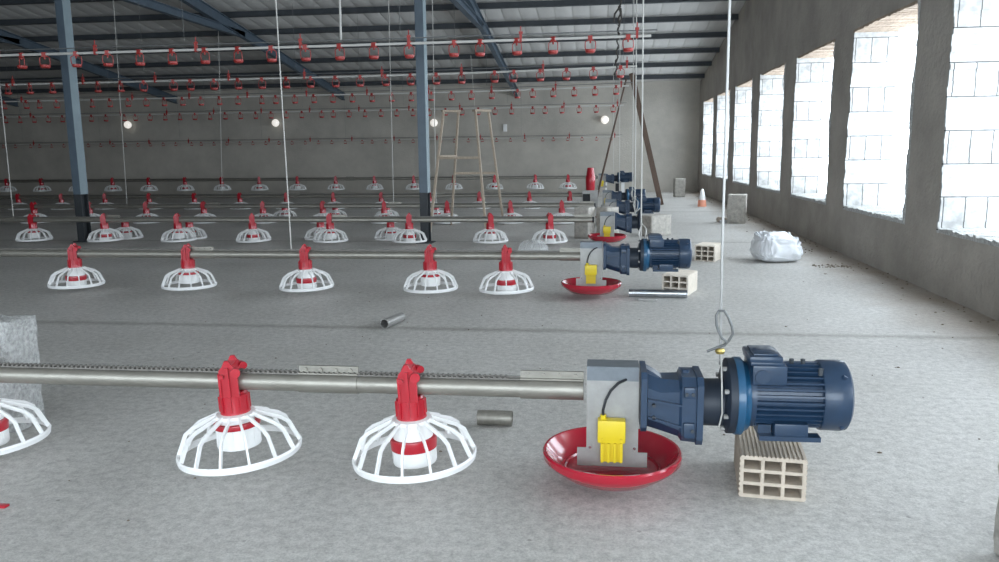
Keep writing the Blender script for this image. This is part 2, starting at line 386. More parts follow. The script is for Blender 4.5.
def feeder_parts(e, hi, drop, dz, tube_r=0.031):
    """e: root at floor height under the feeder; dz: height of the tube above its usual 0.325"""
    n = 40 if hi else 20
    z0 = dz
    # hanger: strap over the tube with lugs, rising from the collar
    b = MB()
    prof = [(-0.031, 0.280), (-0.033, 0.355), (-0.028, 0.376), (-0.016, 0.390), (-0.007, 0.408), (0.006, 0.408), (0.014, 0.392), (0.028, 0.380), (0.033, 0.355), (0.031, 0.280)]
    for ys in ((-0.046, -0.033), (0.033, 0.046)):
        b.prism([(u, w+z0) for u, w in prof], ys[0], ys[1], 'y')
    for u0, w0, u1, w1 in ((-0.028, 0.372, -0.016, 0.388), (0.016, 0.388, 0.029, 0.372)):
        b.prism([(u0, w0-0.014+z0), (u1, w1-0.014+z0), (u1, w1+z0), (u0, w0+z0)], -0.036, 0.036, 'y')
    b.box(-0.018, 0.018, -0.036, 0.036, 0.372+z0, 0.392+z0)
    if hi:
        b.box(-0.005, 0.005, -0.054, -0.045, 0.28+z0, 0.385+z0); b.box(-0.033, -0.025, -0.052, -0.045, 0.28+z0, 0.365+z0); b.box(0.025, 0.033, -0.052, -0.045, 0.28+z0, 0.365+z0)
        b.tube([(0.026, -0.042, 0.366+z0), (0.030, -0.060, 0.366+z0)], 0.017, 12); b.tube([(0.026, 0.042, 0.372+z0), (0.040, 0.02, 0.372+z0)], 0.014, 10); b.tube([(-0.02, -0.042, 0.355+z0), (-0.02, -0.058, 0.355+z0)], 0.008, 10)
    hang = b.build('hanger', 'red', e)
    b = MB(); b.lathe([(0.0, 0.290+z0), (0.040, 0.290+z0), (0.044, 0.282+z0), (0.049, 0.280+z0), (0.050, 0.225+z0), (0.052, 0.214+z0), (0.050, 0.210+z0), (0.0, 0.210+z0)], n)
    if hi:
        for k in range(10):
            b.box(-0.003, 0.003, 0.049, 0.054, 0.222+z0, 0.276+z0, Matrix.Rotation(2*PI*k/10, 4, 'Z'))
    b.build('collar', 'red', e)
    # cage: top ring, flat radial blades, rim
    b = MB(); nS = 14
    b.lathe([(0.050, 0.214+z0), (0.070, 0.210+z0), (0.072, 0.200+z0), (0.052, 0.202+z0)], n, closed=True)
    for k in range(nS):
        a = 2*PI*(k+0.35)/nS; m = Matrix.Rotation(a, 4, 'Z')
        path = [(0.064, 0.207), (0.150, 0.172), (0.176, 0.152), (0.209, 0.076)]
        ww, th = (0.0036, 0.014) if hi else (0.006, 0.017)
        rings = []
        for i, (r, z) in enumerate(path):
            d = Vector((path[min(i+1, 3)][0]-path[max(i-1, 0)][0], path[min(i+1, 3)][1]-path[max(i-1, 0)][1])).normalized()
            nx, nz_ = -d.y*th/2, d.x*th/2
            rings.append([(r+nx, -ww, z+nz_+z0), (r+nx, ww, z+nz_+z0), (r-nx, ww, z-nz_+z0), (r-nx, -ww, z-nz_+z0)])
        b.rings(rings, True, m)
    b.lathe([(0.204, 0.064+z0), (0.212, 0.062+z0), (0.215, 0.078+z0), (0.211, 0.086+z0), (0.204, 0.081+z0)], n+8, closed=True)
    cage = b.build('cage', 'white', e)
    # feed cone, red adjusting ring and drum; the drum sits lower or higher
    d0 = drop
    b = MB(); b.lathe([(0.044, 0.210+z0), (0.050, 0.198+z0), (0.068, 0.150+z0-min(d0, 0)*0.4), (0.069, 0.140+z0-min(d0, 0)*0.8)], n)
    cone = b.build('feed_cone', 'white', e)
    rt = 0.150+z0-d0; rh = 0.040 if d0 >= 0 else 0.020
    b = MB(); b.lathe([(0.069, rt), (0.079, rt-0.002), (0.081, rt-0.010), (0.079, rt-rh), (0.069, rt-rh)], n, closed=True)
    b.build('adjusting_ring', 'red', cone)
    b = MB(); b.lathe([(0.070, rt-rh+0.004), (0.074, rt-rh), (0.076, 0.064+z0-d0), (0.074, 0.058+z0-d0), (0.0, 0.060+z0-d0)], n)
    if hi:
        for k in range(12):
            b.box(-0.002, 0.002, 0.073, 0.077, 0.07+z0-d0, rt-rh-0.004, Matrix.Rotation(2*PI*k/12, 4, 'Z'))
    b.build('drum', 'white', cone)

protos = {}
def feeder(row, x, label, idx):
    Y, zt, _ = ROWS[row]; hi = row <= 2
    kind = (row, idx % 2) if row in (1, 2) else (row, idx % 2)
    key = (hi, round(zt, 3), idx % 2)
    if key not in protos:
        e = empty('feeder', (x, Y, 0), label, 'feeder'); feeder_parts(e, hi, -0.034 if idx % 2 else 0.004, zt-0.325); protos[key] = e
    else:
        e = copy_tree(protos[key]); e.location = (x, Y, 0)
    rr = random.Random(row*50+idx)
    tilt = -2.6+rr.uniform(-0.8, 0.6) if row == 1 else rr.uniform(-1.6, 0.4)
    e.rotation_euler = (0, math.radians(tilt), rr.uniform(0, 0.4))
    e['label'] = label; e['category'] = 'feeder'; e['group'] = 'hanging feeders on the %s' % ROWN[row]
    return e

FX = {1: [-0.627, -1.262, -2.262], 2: [-0.715, -1.315, -2.325, -3.325, -4.32], 3: [-0.60, -1.315]+[-1.315-1.0*k for k in range(1, 7)],
      4: [-0.58, -1.37]+[-1.37-1.0*k for k in range(1, 9)], 5: [-0.60, -1.39]+[-1.39-1.0*k for k in range(1, 12)], 6: [-0.78, -1.57]+[-1.57-1.0*k for k in range(1, 15)]}
for row, xs in FX.items():
    for i, x in enumerate(xs):
        if i == 0: lab = 'red and white caged feeder closest to motor end, %s' % ROWN[row]
        elif i == len(xs)-1: lab = 'red and white caged feeder at frame edge, %s, %s from motor' % (ROWN[row], ORD[i])
        else: lab = 'red and white caged feeder, %s from motor end on %s' % (ORD[i], ROWN[row])
        feeder(row, x, lab, i)

# loose feeders standing on the floor, without the hanger
loose0 = None
LOOSE = [(-6.37, 9.95, ''), (-5.45, 9.95, ''), (-3.63, 9.95, ''), (-2.69, 9.95, ''), (-5.39, 13.05, ''), (-4.49, 13.05, ''), (-3.58, 13.05, ''), (-2.74, 13.05, '')]
LL = ['loose white feeder cage without hanger, on floor behind third line, first from far column',
      'loose white feeder cage without hanger, on floor behind third line, second from far column',
      'loose white feeder cage without hanger, on floor behind third line, third from far column',
      'loose white feeder cage without hanger, on floor beside the nearer blue column',
      'loose white feeder cage on floor behind fourth line, first of four from the dark side',
      'loose white feeder cage on floor behind fourth line, second of four from the dark side',
      'loose white feeder cage on floor behind fourth line, third of four from the dark side',
      'loose white feeder cage on floor behind the wooden step ladder']
for i, (x, y, _) in enumerate(LOOSE):
    if loose0 is None:
        e = empty('loose_feeder', (x, y, 0), LL[i], 'feeder', 'loose feeders on the floor')
        t = empty('tmp', (0, 0, 0), 'x', 'x'); feeder_parts(t, False, -0.01, -0.055)
        for ch in list(t.children):
            if ch.name.split('.')[0] == 'hanger': 
                bpy.data.objects.remove(ch); continue
            ch.parent = e
        bpy.data.objects.remove(t); loose0 = e
    else:
        e = copy_tree(loose0); e.location = (x, y, 0); e['label'] = LL[i]
# tubes
for row, (Y, zt, xl) in ROWS.items():
    e = empty('feed_tube', (0, Y, zt), 'long galvanised feed tube carrying the feeders, %s' % ROWN[row], 'pipe', 'galvanised feed tubes')
    n = 20 if row < 3 else 10
    MB().tube([(xl-1.2, 0, 0), (-0.10, 0, 0)], 0.031, n).build('pipe', 'galv', e)
    b = MB(); b.box(xl-1.2, -0.30 if row > 1 else -0.26, -0.012, 0.012, 0.0305, 0.036)
    b.box(xl-1.2, -0.30 if row > 1 else -0.26, -0.0015, 0.0015, 0.036, 0.043)
    if row == 1:
        x = xl
        while x < -0.30: b.box(x, x+0.007, -0.015, 0.015, 0.036, 0.0415); x += 0.018
    b.build('top_rail', 'rail', e)
    for xc in ([-0.155, -0.925] if row == 1 else [-0.20, -3.2, -6.2]):
        if xc < xl: continue
        b = MB(); h = 0.105
        b.tube([(xc-h, 0, 0), (xc+h, 0, 0)], 0.0345, n); b.box(xc-h, xc+h, -0.005, 0.005, 0.03, 0.062)
        b.box(xc-h, xc+h, -0.016, 0.016, 0.033, 0.038)
        if row < 3:
            for k in range(4):
                xb = xc-h+0.025+k*0.053; b.tube([(xb, -0.012, 0.049), (xb, 0.012, 0.049)], 0.007, 8)
        b.build('coupling', 'galv', e)
    b = MB().tube([(-0.11, 0, 0), (-0.075, 0, 0)], 0.034, n); b.build('end_cap', 'black', e)

# ------------------------------------------------------------------ drive units
def drive_parts(e, hi, dz, motor=True, pan=True):
    n = 40 if hi else 20
    P = 0.034
    if pan:
        b = MB(); b.lathe([(0.0, 0.020+P), (0.13, 0.018+P), (0.155, 0.024+P), (0.185, 0.046+P), (0.212, 0.080+P), (0.219, 0.088+P), (0.227, 0.089+P), (0.231, 0.083+P), (0.229, 0.064+P), (0.222, 0.055+P), (0.198, 0.035+P), (0.165, 0.012+P), (0.13, 0.007+P), (0.0, 0.007+P)], 56 if hi else 28)
        b.lathe([(0.150, 0.021+P), (0.156, 0.030+P), (0.162, 0.029+P)], 56 if hi else 28)
        b.build('control_pan', 'red_pan', e)
    # galvanised housing: front/back plates, side plates, feet
    b = MB(); x0, x1 = -0.084, 0.084; zb, zt = 0.080, 0.414; hy = 0.046
    for ys in ((-hy, -hy+0.003), (hy-0.003, hy)):
        b.box(x0, x1, ys[0], ys[1], zb+dz, zt+dz)
    b.box(x1-0.003, x1, -hy+0.003, hy-0.003, 0.12+dz, zt+dz)
    b.box(x0, x0+0.003, -hy+0.003, hy-0.003, 0.28+dz, 0.37+dz)
    b.box(x0-0.030, x0, -hy, -hy+0.003, zb+dz, zb+0.062+dz); b.box(x1, x1+0.030, -hy, -hy+0.003, zb+dz, zb+0.050+dz)
    b.box(x0-0.030, x0, -hy+0.003, hy, zb+dz, zb+0.003+dz); b.box(x1, x1+0.030, -hy+0.003, hy, zb+dz, zb+0.003+dz)
    hou = b.build('housing', 'galv_plate', e)
    if hi:
        bolts([((u, -hy, w+dz), (u, -hy-0.004, w+dz)) for u, w in ((x0+0.012, 0.145), (x1-0.012, 0.145))], 0.005, 'shiny', hou)
    b = MB(); b.box(x0, x1, -hy+0.0005, hy-0.0005, zt+dz, zt+0.004+dz); b.box(x0+0.001, x1-0.001, -hy-0.002, -hy-0.0002, 0.372+dz, zt+dz)
    o = b.build('top_cover', 'steel_grey', e)
    # yellow sensor with ribbed lower half and cable
    q = -hy-0.001; s_ = 0.024
    b = MB(); b.bbox(-0.048, 0.042, q-0.042, q, 0.150+s_+dz, 0.226+s_+dz, 0.006); b.box(-0.038, 0.034, q-0.034, q, 0.085+s_+dz, 0.152+s_+dz)
    for k in range(4): b.box(-0.036+k*0.020, -0.028+k*0.020, q-0.042, q-0.03, 0.085+s_+dz, 0.15+s_+dz)
    if hi:
        for u in (-0.034, 0.028): b.tube([(u, q-0.042, 0.163+s_+dz), (u, q-0.045, 0.163+s_+dz)], 0.005, 8)
    b.tube([(-0.030, q-0.02, 0.222+s_+dz), (-0.030, q-0.02, 0.24+s_+dz)], 0.010, 8)
    b.build('sensor', 'yellow', e)
    b = MB(); cp = [(-0.030, q-0.020, 0.256), (-0.031, q-0.024, 0.280), (-0.022, q-0.022, 0.315), (-0.006, q-0.017, 0.345), (0.018, q-0.010, 0.368), (0.036, q-0.006, 0.376), (0.045, q+0.004, 0.378)]
    b.tube([(u, v, w+dz) for u, v, w in cp], 0.0044, 8); b.build('sensor_cable', 'black', e)
    # gearbox: lofted, chamfered square sections
    def sect(x, hy, hz, cz, ch=0.35):
        c = min(hy, hz)*ch
        return [(x, -hy+c, cz-hz), (x, hy-c, cz-hz), (x, hy, cz-hz+c), (x, hy, cz+hz-c), (x, hy-c, cz+hz), (x, -hy+c, cz+hz), (x, -hy, cz+hz-c), (x, -hy, cz-hz+c)]
    cz = 0.288+dz; c1 = cz+0.024
    b = MB(); b.rings([sect(0.089, 0.090, 0.098, c1, 0.2), sect(0.108, 0.090, 0.098, c1, 0.2), sect(0.111, 0.075, 0.088, c1-0.004, 0.5), sect(0.15, 0.072, 0.086, cz+0.006, 0.5), sect(0.21, 0.078, 0.094, cz-0.002, 0.4), sect(0.218, 0.086, 0.106, cz, 0.3), sect(0.262, 0.086, 0.108, cz-0.002, 0.3), sect(0.264, 0.092, 0.112, cz-0.003, 0.25), sect(0.284, 0.092, 0.112, cz-0.003, 0.25)])
    b.prism([(0.111, 0.030+cz), (0.218, 0.016+cz), (0.218, 0.022+cz), (0.111, 0.038+cz)], -0.090, 0.090, 'y')
    b.prism([(0.111, -0.020+cz), (0.218, -0.050+cz), (0.218, -0.056+cz), (0.111, -0.028+cz)], -0.085, 0.085, 'y')
    b.prism([(0.108, 0.085+c1), (0.108, 0.098+c1), (0.13, 0.086+c1), (0.165, 0.062+c1)], -0.03, 0.03, 'y')
    b.bbox(0.222, 0.258, -0.098, -0.08, 0.045+cz, 0.082+cz, 0.006); b.bbox(0.222, 0.258, -0.098, -0.08, -0.085+cz, -0.035+cz, 0.006)
    b.tube([(0.235, 0, cz+0.10), (0.235, 0, cz+0.116)], 0.012, 8)
    g = b.build('gearbox', 'blue', e, angle=28)
    if hi:
        bolts([((u, -0.066, cz+w*0.5), (u, -0.102 if u > 0.2 else -0.085, cz+w*0.5)) for u, w in ((0.230, 0.12), (0.250, 0.12), (0.25, -0.12), (0.13, 0.03), (0.13, -0.05))], 0.006, 'steel_dark', g)
    # adapter tube and flange
    MB().lathe([(0.0, 0.284), (0.076, 0.284), (0.077, 0.345), (0.080, 0.366), (0.0, 0.366)], n, T(0, 0, 0.296+dz) @ RYX).build('adapter', 'navy', e)
    fz = 0.320+dz
    fo = MB().lathe([(0.0, 0.352), (0.095, 0.352), (0.116, 0.360), (0.122, 0.364), (0.122, 0.386), (0.0, 0.386)], n, T(0, 0, fz) @ RYX).build('flange', 'navy', e)
    if hi:
        an = [2*PI*(k+0.5)/8 for k in range(8)]
        bolts([((0.346, 0.106*math.cos(a), fz+0.106*math.sin(a)), (0.366, 0.106*math.cos(a), fz+0.106*math.sin(a))) for a in an], 0.008, 'galv_plate', fo, 6)
    if not motor: return
    mf = MB().lathe([(0.0, 0.386), (0.124, 0.386), (0.126, 0.392), (0.126, 0.408), (0.116, 0.414), (0.108, 0.428), (0.0, 0.428)], n, T(0, 0, fz) @ RYX).build('motor_flange', 'blue_lt', e)
    mf['label'] = 'bright blue flange ring'
    # motor body with lengthwise fins
    mz = 0.330+dz
    NF = 32 if hi else 20; ring = []
    for k in range(NF):
        a = 2*PI*k/NF; da = PI/NF
        for rr, aa in ((0.090, a-da*0.9), (0.090, a-da*0.45), (0.106, a-da*0.28), (0.106, a+da*0.28), (0.090, a+da*0.45)):
            ring.append((rr*math.cos(aa), rr*math.sin(aa)))
    b = MB()
    b.rings([[(xx, u, w+mz) for u, w in ring] for xx in (0.440, 0.655)])
    b.lathe([(0, 0.426), (0.104, 0.426), (0.107, 0.434), (0.107, 0.444), (0, 0.444)], n, T(0, 0, mz) @ RYX)
    body = b.build('motor_body', 'blue', e, angle=25)
    if hi:
        bolts([((0.565, 0, mz+0.09), (0.565, 0, mz+0.116)), ((0.60, 0, mz+0.09), (0.60, 0, mz+0.116)), ((0.640, -0.06, mz+0.08), (0.640, -0.06, mz+0.102))], 0.0075, 'steel_dark', body)
    # foot block and rails
    b = MB(); b.bbox(0.500, 0.602, -0.102, 0.102, 0.218+dz, 0.262+dz, 0.005); b.box(0.455, 0.640, -0.104, -0.060, 0.207+dz, 0.222+dz); b.box(0.455, 0.640, 0.060, 0.104, 0.207+dz, 0.222+dz)
    b.box(0.455, 0.495, -0.075, 0.075, 0.215+dz, 0.25+dz)
    b.build('foot', 'blue', e)
    # fan cowl
    b = MB(); b.lathe([(0.098, 0.644), (0.108, 0.646), (0.112, 0.652), (0.113, 0.712), (0.110, 0.726), (0.098, 0.734), (0.080, 0.738), (0.0, 0.744)], n, T(0, 0, mz) @ RYX)
    for k in range(4):
        a = 2*PI*(k+0.5)/4; b.tube([(0.722, 0.100*math.cos(a), mz+0.100*math.sin(a)), (0.70, 0.117*math.cos(a), mz+0.117*math.sin(a))], 0.007, 6)
    b.build('fan_cowl', 'blue', e, angle=40)
    # terminal box with lid
    tz = 0.385+dz
    b = MB(); b.bbox(0.428, 0.532, -0.100, 0.06, tz, tz+0.062, 0.006); b.bbox(0.422, 0.524, -0.094, 0.05, tz+0.060, tz+0.071, 0.003)
    tb = b.build('terminal_box', 'blue', e)
    b = MB(); b.bbox(0.418, 0.520, -0.095, 0.052, tz+0.069, tz+0.090, 0.009); b.bbox(0.432, 0.506, -0.08, 0.04, tz+0.088, tz+0.095, 0.004)
    b.tube([(0.458, -0.098, tz+0.028), (0.458, -0.106, tz+0.028)], 0.022, 14)
    b.build('lid', 'blue', tb)
MT['steel_grey'] = mat('grey_steel', (0.16, 0.18, 0.20), 0.45, metal=0.4, var=0.15, vscale=15)
DL = {1: 'dark blue gear motor with yellow sensor over red pan, nearest, above a hollow brick',
      2: 'dark blue gear motor with yellow sensor over red pan, second line from front',
      3: 'dark blue gearbox without motor over red pan, third line, before upright concrete blocks',
      4: 'dark blue gear motor behind the pale block, fourth line from front',
      5: 'dark blue gear motor beside red hopper tube, fifth line from front',
      6: 'farthest dark blue gear motor, hanging highest, close to the far wall'}
for row, (Y, zt, xl) in ROWS.items():
    e = empty('drive_unit', ({1: 0.045, 2: -0.065, 3: 0.08, 4: 0.15, 5: 0.12, 6: 0.03}[row], Y, 0), DL[row], 'motor', 'feed line drive units')
    drive_parts(e, row <= 2, zt-0.325+(0.02 if row == 2 else 0.0), motor=(row != 3), pan=(row < 5))

# control hopper of the fifth line
e = empty('end_hopper', (-0.20, 15.6, 0), 'tall red hopper tube on a pale box, fifth line, beside the far motors', 'hopper')
b = MB(); b.box(-0.15, -0.147, -0.14, 0.14, 0.02, 0.34); b.box(0.147, 0.15, -0.14, 0.14, 0.02, 0.34); b.box(-0.147, 0.147, 0.137, 0.14, 0.02, 0.34); b.box(-0.15, 0.15, -0.14, 0.14, 0.335, 0.345)
b.box(0.0, 0.147, -0.14, -0.137, 0.02, 0.335); b.box(-0.147, 0.0, -0.14, -0.137, 0.28, 0.335); b.box(-0.147, 0.0, -0.14, -0.137, 0.02, 0.10); b.build('box', 'galv_plate', e)
MB().box(-0.14, -0.005, -0.10, 0.12, 0.03, 0.33).build('dark_inlet', 'black', e)
MB().lathe([(0.0, 0.345), (0.082, 0.345), (0.088, 0.40), (0.092, 0.50), (0.095, 0.60), (0.080, 0.64), (0.072, 0.70), (0.060, 0.775), (0.05, 0.78), (0.0, 0.78)], 20, T(0, 0, 0)).build('hopper_tube', 'red', e)

# pale stand with a dark box under the farthest motor
e = empty('motor_stand', (0.33, 19.25, 0), 'pale two post stand with a dark box under the farthest motor', 'stand')
for x0_, x1_ in ((-0.225, -0.18), (0.155, 0.235)): MB().box(x0_, x1_, -0.04, 0.04, 0.0, 0.352).build('post', 'white', e)
MB().box(-0.18, 0.155, -0.03, 0.03, 0.325, 0.351).build('cross_bar', 'galv_plate', e)
MB().bbox(0.02, 0.12, -0.06, 0.06, 0.14, 0.325, 0.006).build('box', 'black', e)
# ------------------------------------------------------------------ cords and ropes
def cord(name, p0, p1, r, ma, label, cat='cord', group=None):
    return tag(MB().tube([p0, p1], r, 6).build(name, ma), label, cat, group)
def knot_hook(e, x, y, z):
    pass
e = empty('suspension_cable', (0.400, 2.55, 0.45), 'thick steel cable with wire loop holding up the nearest gear motor', 'cable', 'cables holding the motors')
b = MB(); b.tube([(-0.027, 0, 2.75), (-0.018, 0, 0.35), (-0.012, -0.005, -0.01)], 0.0042, 8); b.build('cable', 'cable', e)
b = MB(); lp = []
for i in range(25):
    a = i/24*2*PI*0.97; lp.append((-0.004+0.024*math.sin(a)+0.012*math.cos(a), -0.006, 0.104-0.052*math.cos(a+PI)))
lp = [(-0.002, 0, 0.035), (0.012, -0.004, 0.052), (0.024, -0.006, 0.075), (0.020, -0.006, 0.100), (0.008, -0.006, 0.130), (-0.006, -0.006, 0.150), (-0.022, -0.006, 0.150), (-0.030, -0.006, 0.134), (-0.028, -0.006, 0.105), (-0.022, -0.008, 0.085), (-0.010, -0.009, 0.062), (0.008, -0.010, 0.048), (0.0, -0.010, 0.040), (-0.028, -0.012, 0.030), (-0.056, -0.014, 0.018)]
b.tube(lp, 0.0045, 8); b.build('wire_loop', 'wire', e)
MB().lathe([(0, -0.010), (0.013, -0.008), (0.016, 0), (0.013, 0.008), (0, 0.010)], 14, T(-0.014, -0.004, 0.018)).build('clamp', 'brass', e)
MB().tube([(-0.014+0.004, -0.004, 0.01), (-0.018, -0.092, -0.07), (-0.014, -0.094, -0.16), (-0.018, -0.06, -0.22)], 0.0028, 6).build('sling', 'rope', e)
for row, xr in ((2, 0.305), (3, 0.40), (4, 0.475), (5, 0.36), (6, 0.30)):
    Y, zt, _ = ROWS[row]
    e = empty('suspension_cable', (xr, Y, zt+0.08), 'pale cord holding up the drive unit of the %s' % ROWN[row], 'cable', 'cables holding the motors')
    MB().tube([(-0.03, 0, roof_z(Y)-zt-0.10), (0, 0, 0)], 0.006 if row > 2 else 0.005, 6).build('cord', 'rope', e)
    if row in (2, 3, 4):
        b = MB(); b.tube([(0, 0, 0.0), (0.03, -0.02, 0.06), (0.035, -0.02, 0.13), (0.005, -0.02, 0.17), (-0.02, -0.02, 0.10), (0.0, -0.03, 0.03), (0.02, -0.03, -0.05)], 0.006, 6); b.tube([(0.0, -0.02, 0.0), (0.06, -0.03, 0.06)], 0.006, 6)
        b.build('knot', 'rope', e)
CORDS = [((-2.47, 6.0, roof_z(6.0)-0.1), (-2.44, 6.0, 0.36), 0.0048, 'pale cord ending on the second feed tube between two feeders'),
         ((-7.55, 9.42, roof_z(9.42)-0.1), (-7.58, 9.42, 0.35), 0.006, 'thin pale cord to third feed tube near the dark side'),
         ((-7.62, 12.13, roof_z(12.13)-0.1), (-7.70, 12.13, 0.33), 0.005, 'thin cord behind the far blue column, to fourth feed tube'),
         ((-3.19, 12.13, roof_z(12.13)-0.1), (-3.22, 12.13, 0.33), 0.006, 'thin pale cord to fourth feed tube between column and ladder, dark side'),
         ((-2.52, 12.13, roof_z(12.13)-0.1), (-2.54, 12.13, 0.33), 0.006, 'thin pale cord to fourth feed tube just beside the step ladder'),
         ((-7.62, 15.6, roof_z(15.6)-0.1), (-7.77, 15.6, 0.30), 0.006, 'thin cord hanging to fifth feed tube mid way between columns'),
         ((-2.9, 18.0, roof_z(18.0)-0.1), (-2.925, 19.2, 0.52), 0.006, 'thin cord seen through the step ladder, to farthest feed tube')]
for p0, p1, r, lab in CORDS: cord('hanger_rope', p0, p1, r, 'rope', lab, 'cord', 'cords hanging from the roof')
# spreader on the first of them
# dark winch rope with knots beside the drinker line ends
b = MB(); pts = []
for i in range(60):
    t = i/59; z = 3.0 - 1.15*t
    pts.append((0.205-0.06*t+0.010*math.sin(i*1.1), 8.75+0.01*math.cos(i*0.9), z))
b.tube(pts, [0.009+0.006*(1 if i % 7 == 0 else 0) for i in range(60)], 6)
b.tube([(pts[0][0], pts[0][1], roof_z(8.75)-0.1), pts[0]], 0.009, 6)
b.tube([(0.19, 8.74, 2.60), (0.13, 8.73, 2.52), (0.12, 8.73, 2.44), (0.17, 8.74, 2.40), (0.20, 8.74, 2.47), (0.19, 8.74, 2.58)], 0.010, 6)
tag(b.build('knotted_rope', 'rope_dk'), 'dark knotted rope hanging by the ends of the drinker lines', 'rope')
tag(MB().tube([(-2.72, 8.4, roof_z(8.4)-0.1), (-2.742, 8.4, 2.29)], 0.012, 8).build('hanging_rod', 'pvc'), 'short pale rod hanging from roof above the nearest drinker line', 'rod')

# ------------------------------------------------------------------ drinker lines
DR = [(8.4, 2.235, -7.3, 'nearest'), (11.6, 2.235, -10.0, 'second'), (14.8, 2.215, -12.6, 'third'), (18.1, 2.075, -15.4, 'fourth'), (21.2, 1.45, -17.9, 'fifth and lowest')]
def yoke_mesh():
    b = MB(); b.box(-0.022, 0.022, -0.020, 0.020, -0.022, 0.020); b.box(-0.030, 0.030, -0.012, 0.012, -0.030, -0.020)
    for s in (-1, 1):
        b.tube([(s*0.026, 0, -0.026), (s*0.052, 0, -0.040), (s*0.054, 0, -0.090), (s*0.046, 0, -0.130)], 0.0048, 6)
    b.tube([(0, 0, -0.022), (0, 0, -0.055)], 0.009, 8)
    return b
yoke0 = cup0 = clip0 = None
for k, (Y, z, xl, nm) in enumerate(DR):
    e = empty('drinker_line', (0, Y, z), 'white drinker pipe with red cups under the roof, %s from front' % nm if k else 'white drinker pipe with red cups under the roof, nearest and largest', 'pipe', 'drinker lines under the roof')
    pts = []
    xe = 0.49; n = 26
    for i in range(n+1):
        x = xl-1 + (xe-xl+1)*i/n; t = (x+4.0)/4.5
        dzp = 0.0 if k == 4 else (0.05*max(0, t)**2 if k in (1, 2) else 0.01*max(0, t)**2)
        if k in (1, 2): dzp -= 0.015
        pts.append((x, 0, dzp))
    MB().tube(pts, 0.0145 if k < 4 else 0.011, 10).build('pipe', 'pvc', e)
    MB().tube([(p[0]+0.06, p[1], p[2]+0.055) for p in pts], 0.006, 6).build('support_rail', 'wire', e)
    def pz(x):
        for a, c in zip(pts, pts[1:]):
            if a[0] <= x <= c[0]: return a[2] + (c[2]-a[2])*(x-a[0])/(c[0]-a[0])
        return pts[-1][2]
    x = 0.26; i = 0; sp = 0.378
    while x > xl:
        xx = x + (0.1 if i % 13 == 5 else 0.0)
        if yoke0 is None:
            d = yoke0 = yoke_mesh().build('drinker', 'red_dull', e)
            c = MB(); c.lathe([(0.0, -0.150), (0.040, -0.150), (0.050, -0.140), (0.053, -0.118), (0.047, -0.118), (0.042, -0.138), (0.0, -0.140)], 14); cup = cup0 = c.build('cup', 'red_dull', d)
        else:
            d = yoke0.copy(); COL.objects.link(d); d.parent = e
            cup = cup0.copy(); COL.objects.link(cup); cup.parent = d
        d.location = (xx, 0, pz(xx)); d.rotation_euler = (random.uniform(-0.03, 0.03), random.uniform(-0.05, 0.05), random.uniform(-0.5, 0.5))
        if k == 4: d.scale = (0.75, 0.75, 0.6)
        x -= sp; i += 1
    x = 0.35
    while x > xl:
        if clip0 is None:
            c = MB(); c.box(-0.012, 0.012, -0.02, 0.02, -0.022, 0.06); c.tube([(0, 0, 0.05), (0, 0, 0.135)], 0.006, 6); c.box(-0.02, 0.02, -0.006, 0.006, 0.06, 0.085)
            cl = clip0 = c.build('hanger_clip', 'red_dull', e)
        else:
            cl = clip0.copy(); COL.objects.link(cl); cl.parent = e
        cl.location = (x, 0, pz(x)); x -= 1.18
    b = MB()
    x = 0.30
    while x > xl:
        b2 = MB().tube([(x, 0, pz(x)+0.1), (x, 0, roof_z(Y)-z-0.03)], 0.0022, 5).build('hanging_wire', 'wire', e); x -= 2.4

# ------------------------------------------------------------------ bricks and blocks
def hollow_brick(loc, rz, label, L=0.30, w=0.20, h=0.138, nx=3, nz=3, ma='brick', rx=0):
    """cells run along local Y; front face at local y=-L/2; one mesh with real openings"""
    e = MB(); wall = 0.011
    xs = [(-w/2 + (w-wall)*i/nx, -w/2 + (w-wall)*i/nx + wall) for i in range(nx+1)]
    zs = [((h-wall)*i/nz, (h-wall)*i/nz + wall) for i in range(nz+1)]
    for a, c in zs: e.box(-w/2, w/2, -L/2, L/2, a, c)
    for a, c in xs:
        for (_, z0), (z1, _) in zip(zs, zs[1:]): e.box(a, c, -L/2, L/2, z0, z1)
    for i in range(15):                                   # keyed (ribbed) top and sides
        u = -w/2 + w*(i+0.5)/15; e.box(u-0.0035, u+0.0035, -L/2, L/2, h, h+0.003)
    for i in range(8):
        u = h*(i+0.5)/8
        e.box(-w/2-0.003, -w/2, -L/2, L/2, u-0.004, u+0.004); e.box(w/2, w/2+0.003, -L/2, L/2, u-0.004, u+0.004)
    o = e.build('hollow_brick', ma, angle=20); o.location = loc; o.rotation_euler = (rx, 0, rz)
    return tag(o, label, 'brick', 'hollow clay bricks')
hollow_brick((0.570, 2.628, 0), -0.11, 'hollow nine cell brick under the nearest gear motor', h=0.138)
hollow_brick((0.625, 6.27, 0), -0.35, 'hollow brick behind the loose bright steel tube', h=0.155, ma='brick_pale')
hollow_brick((1.09, 8.17, 0), -0.38, 'hollow brick on bare floor beyond the second motor', h=0.16, ma='brick_pale')

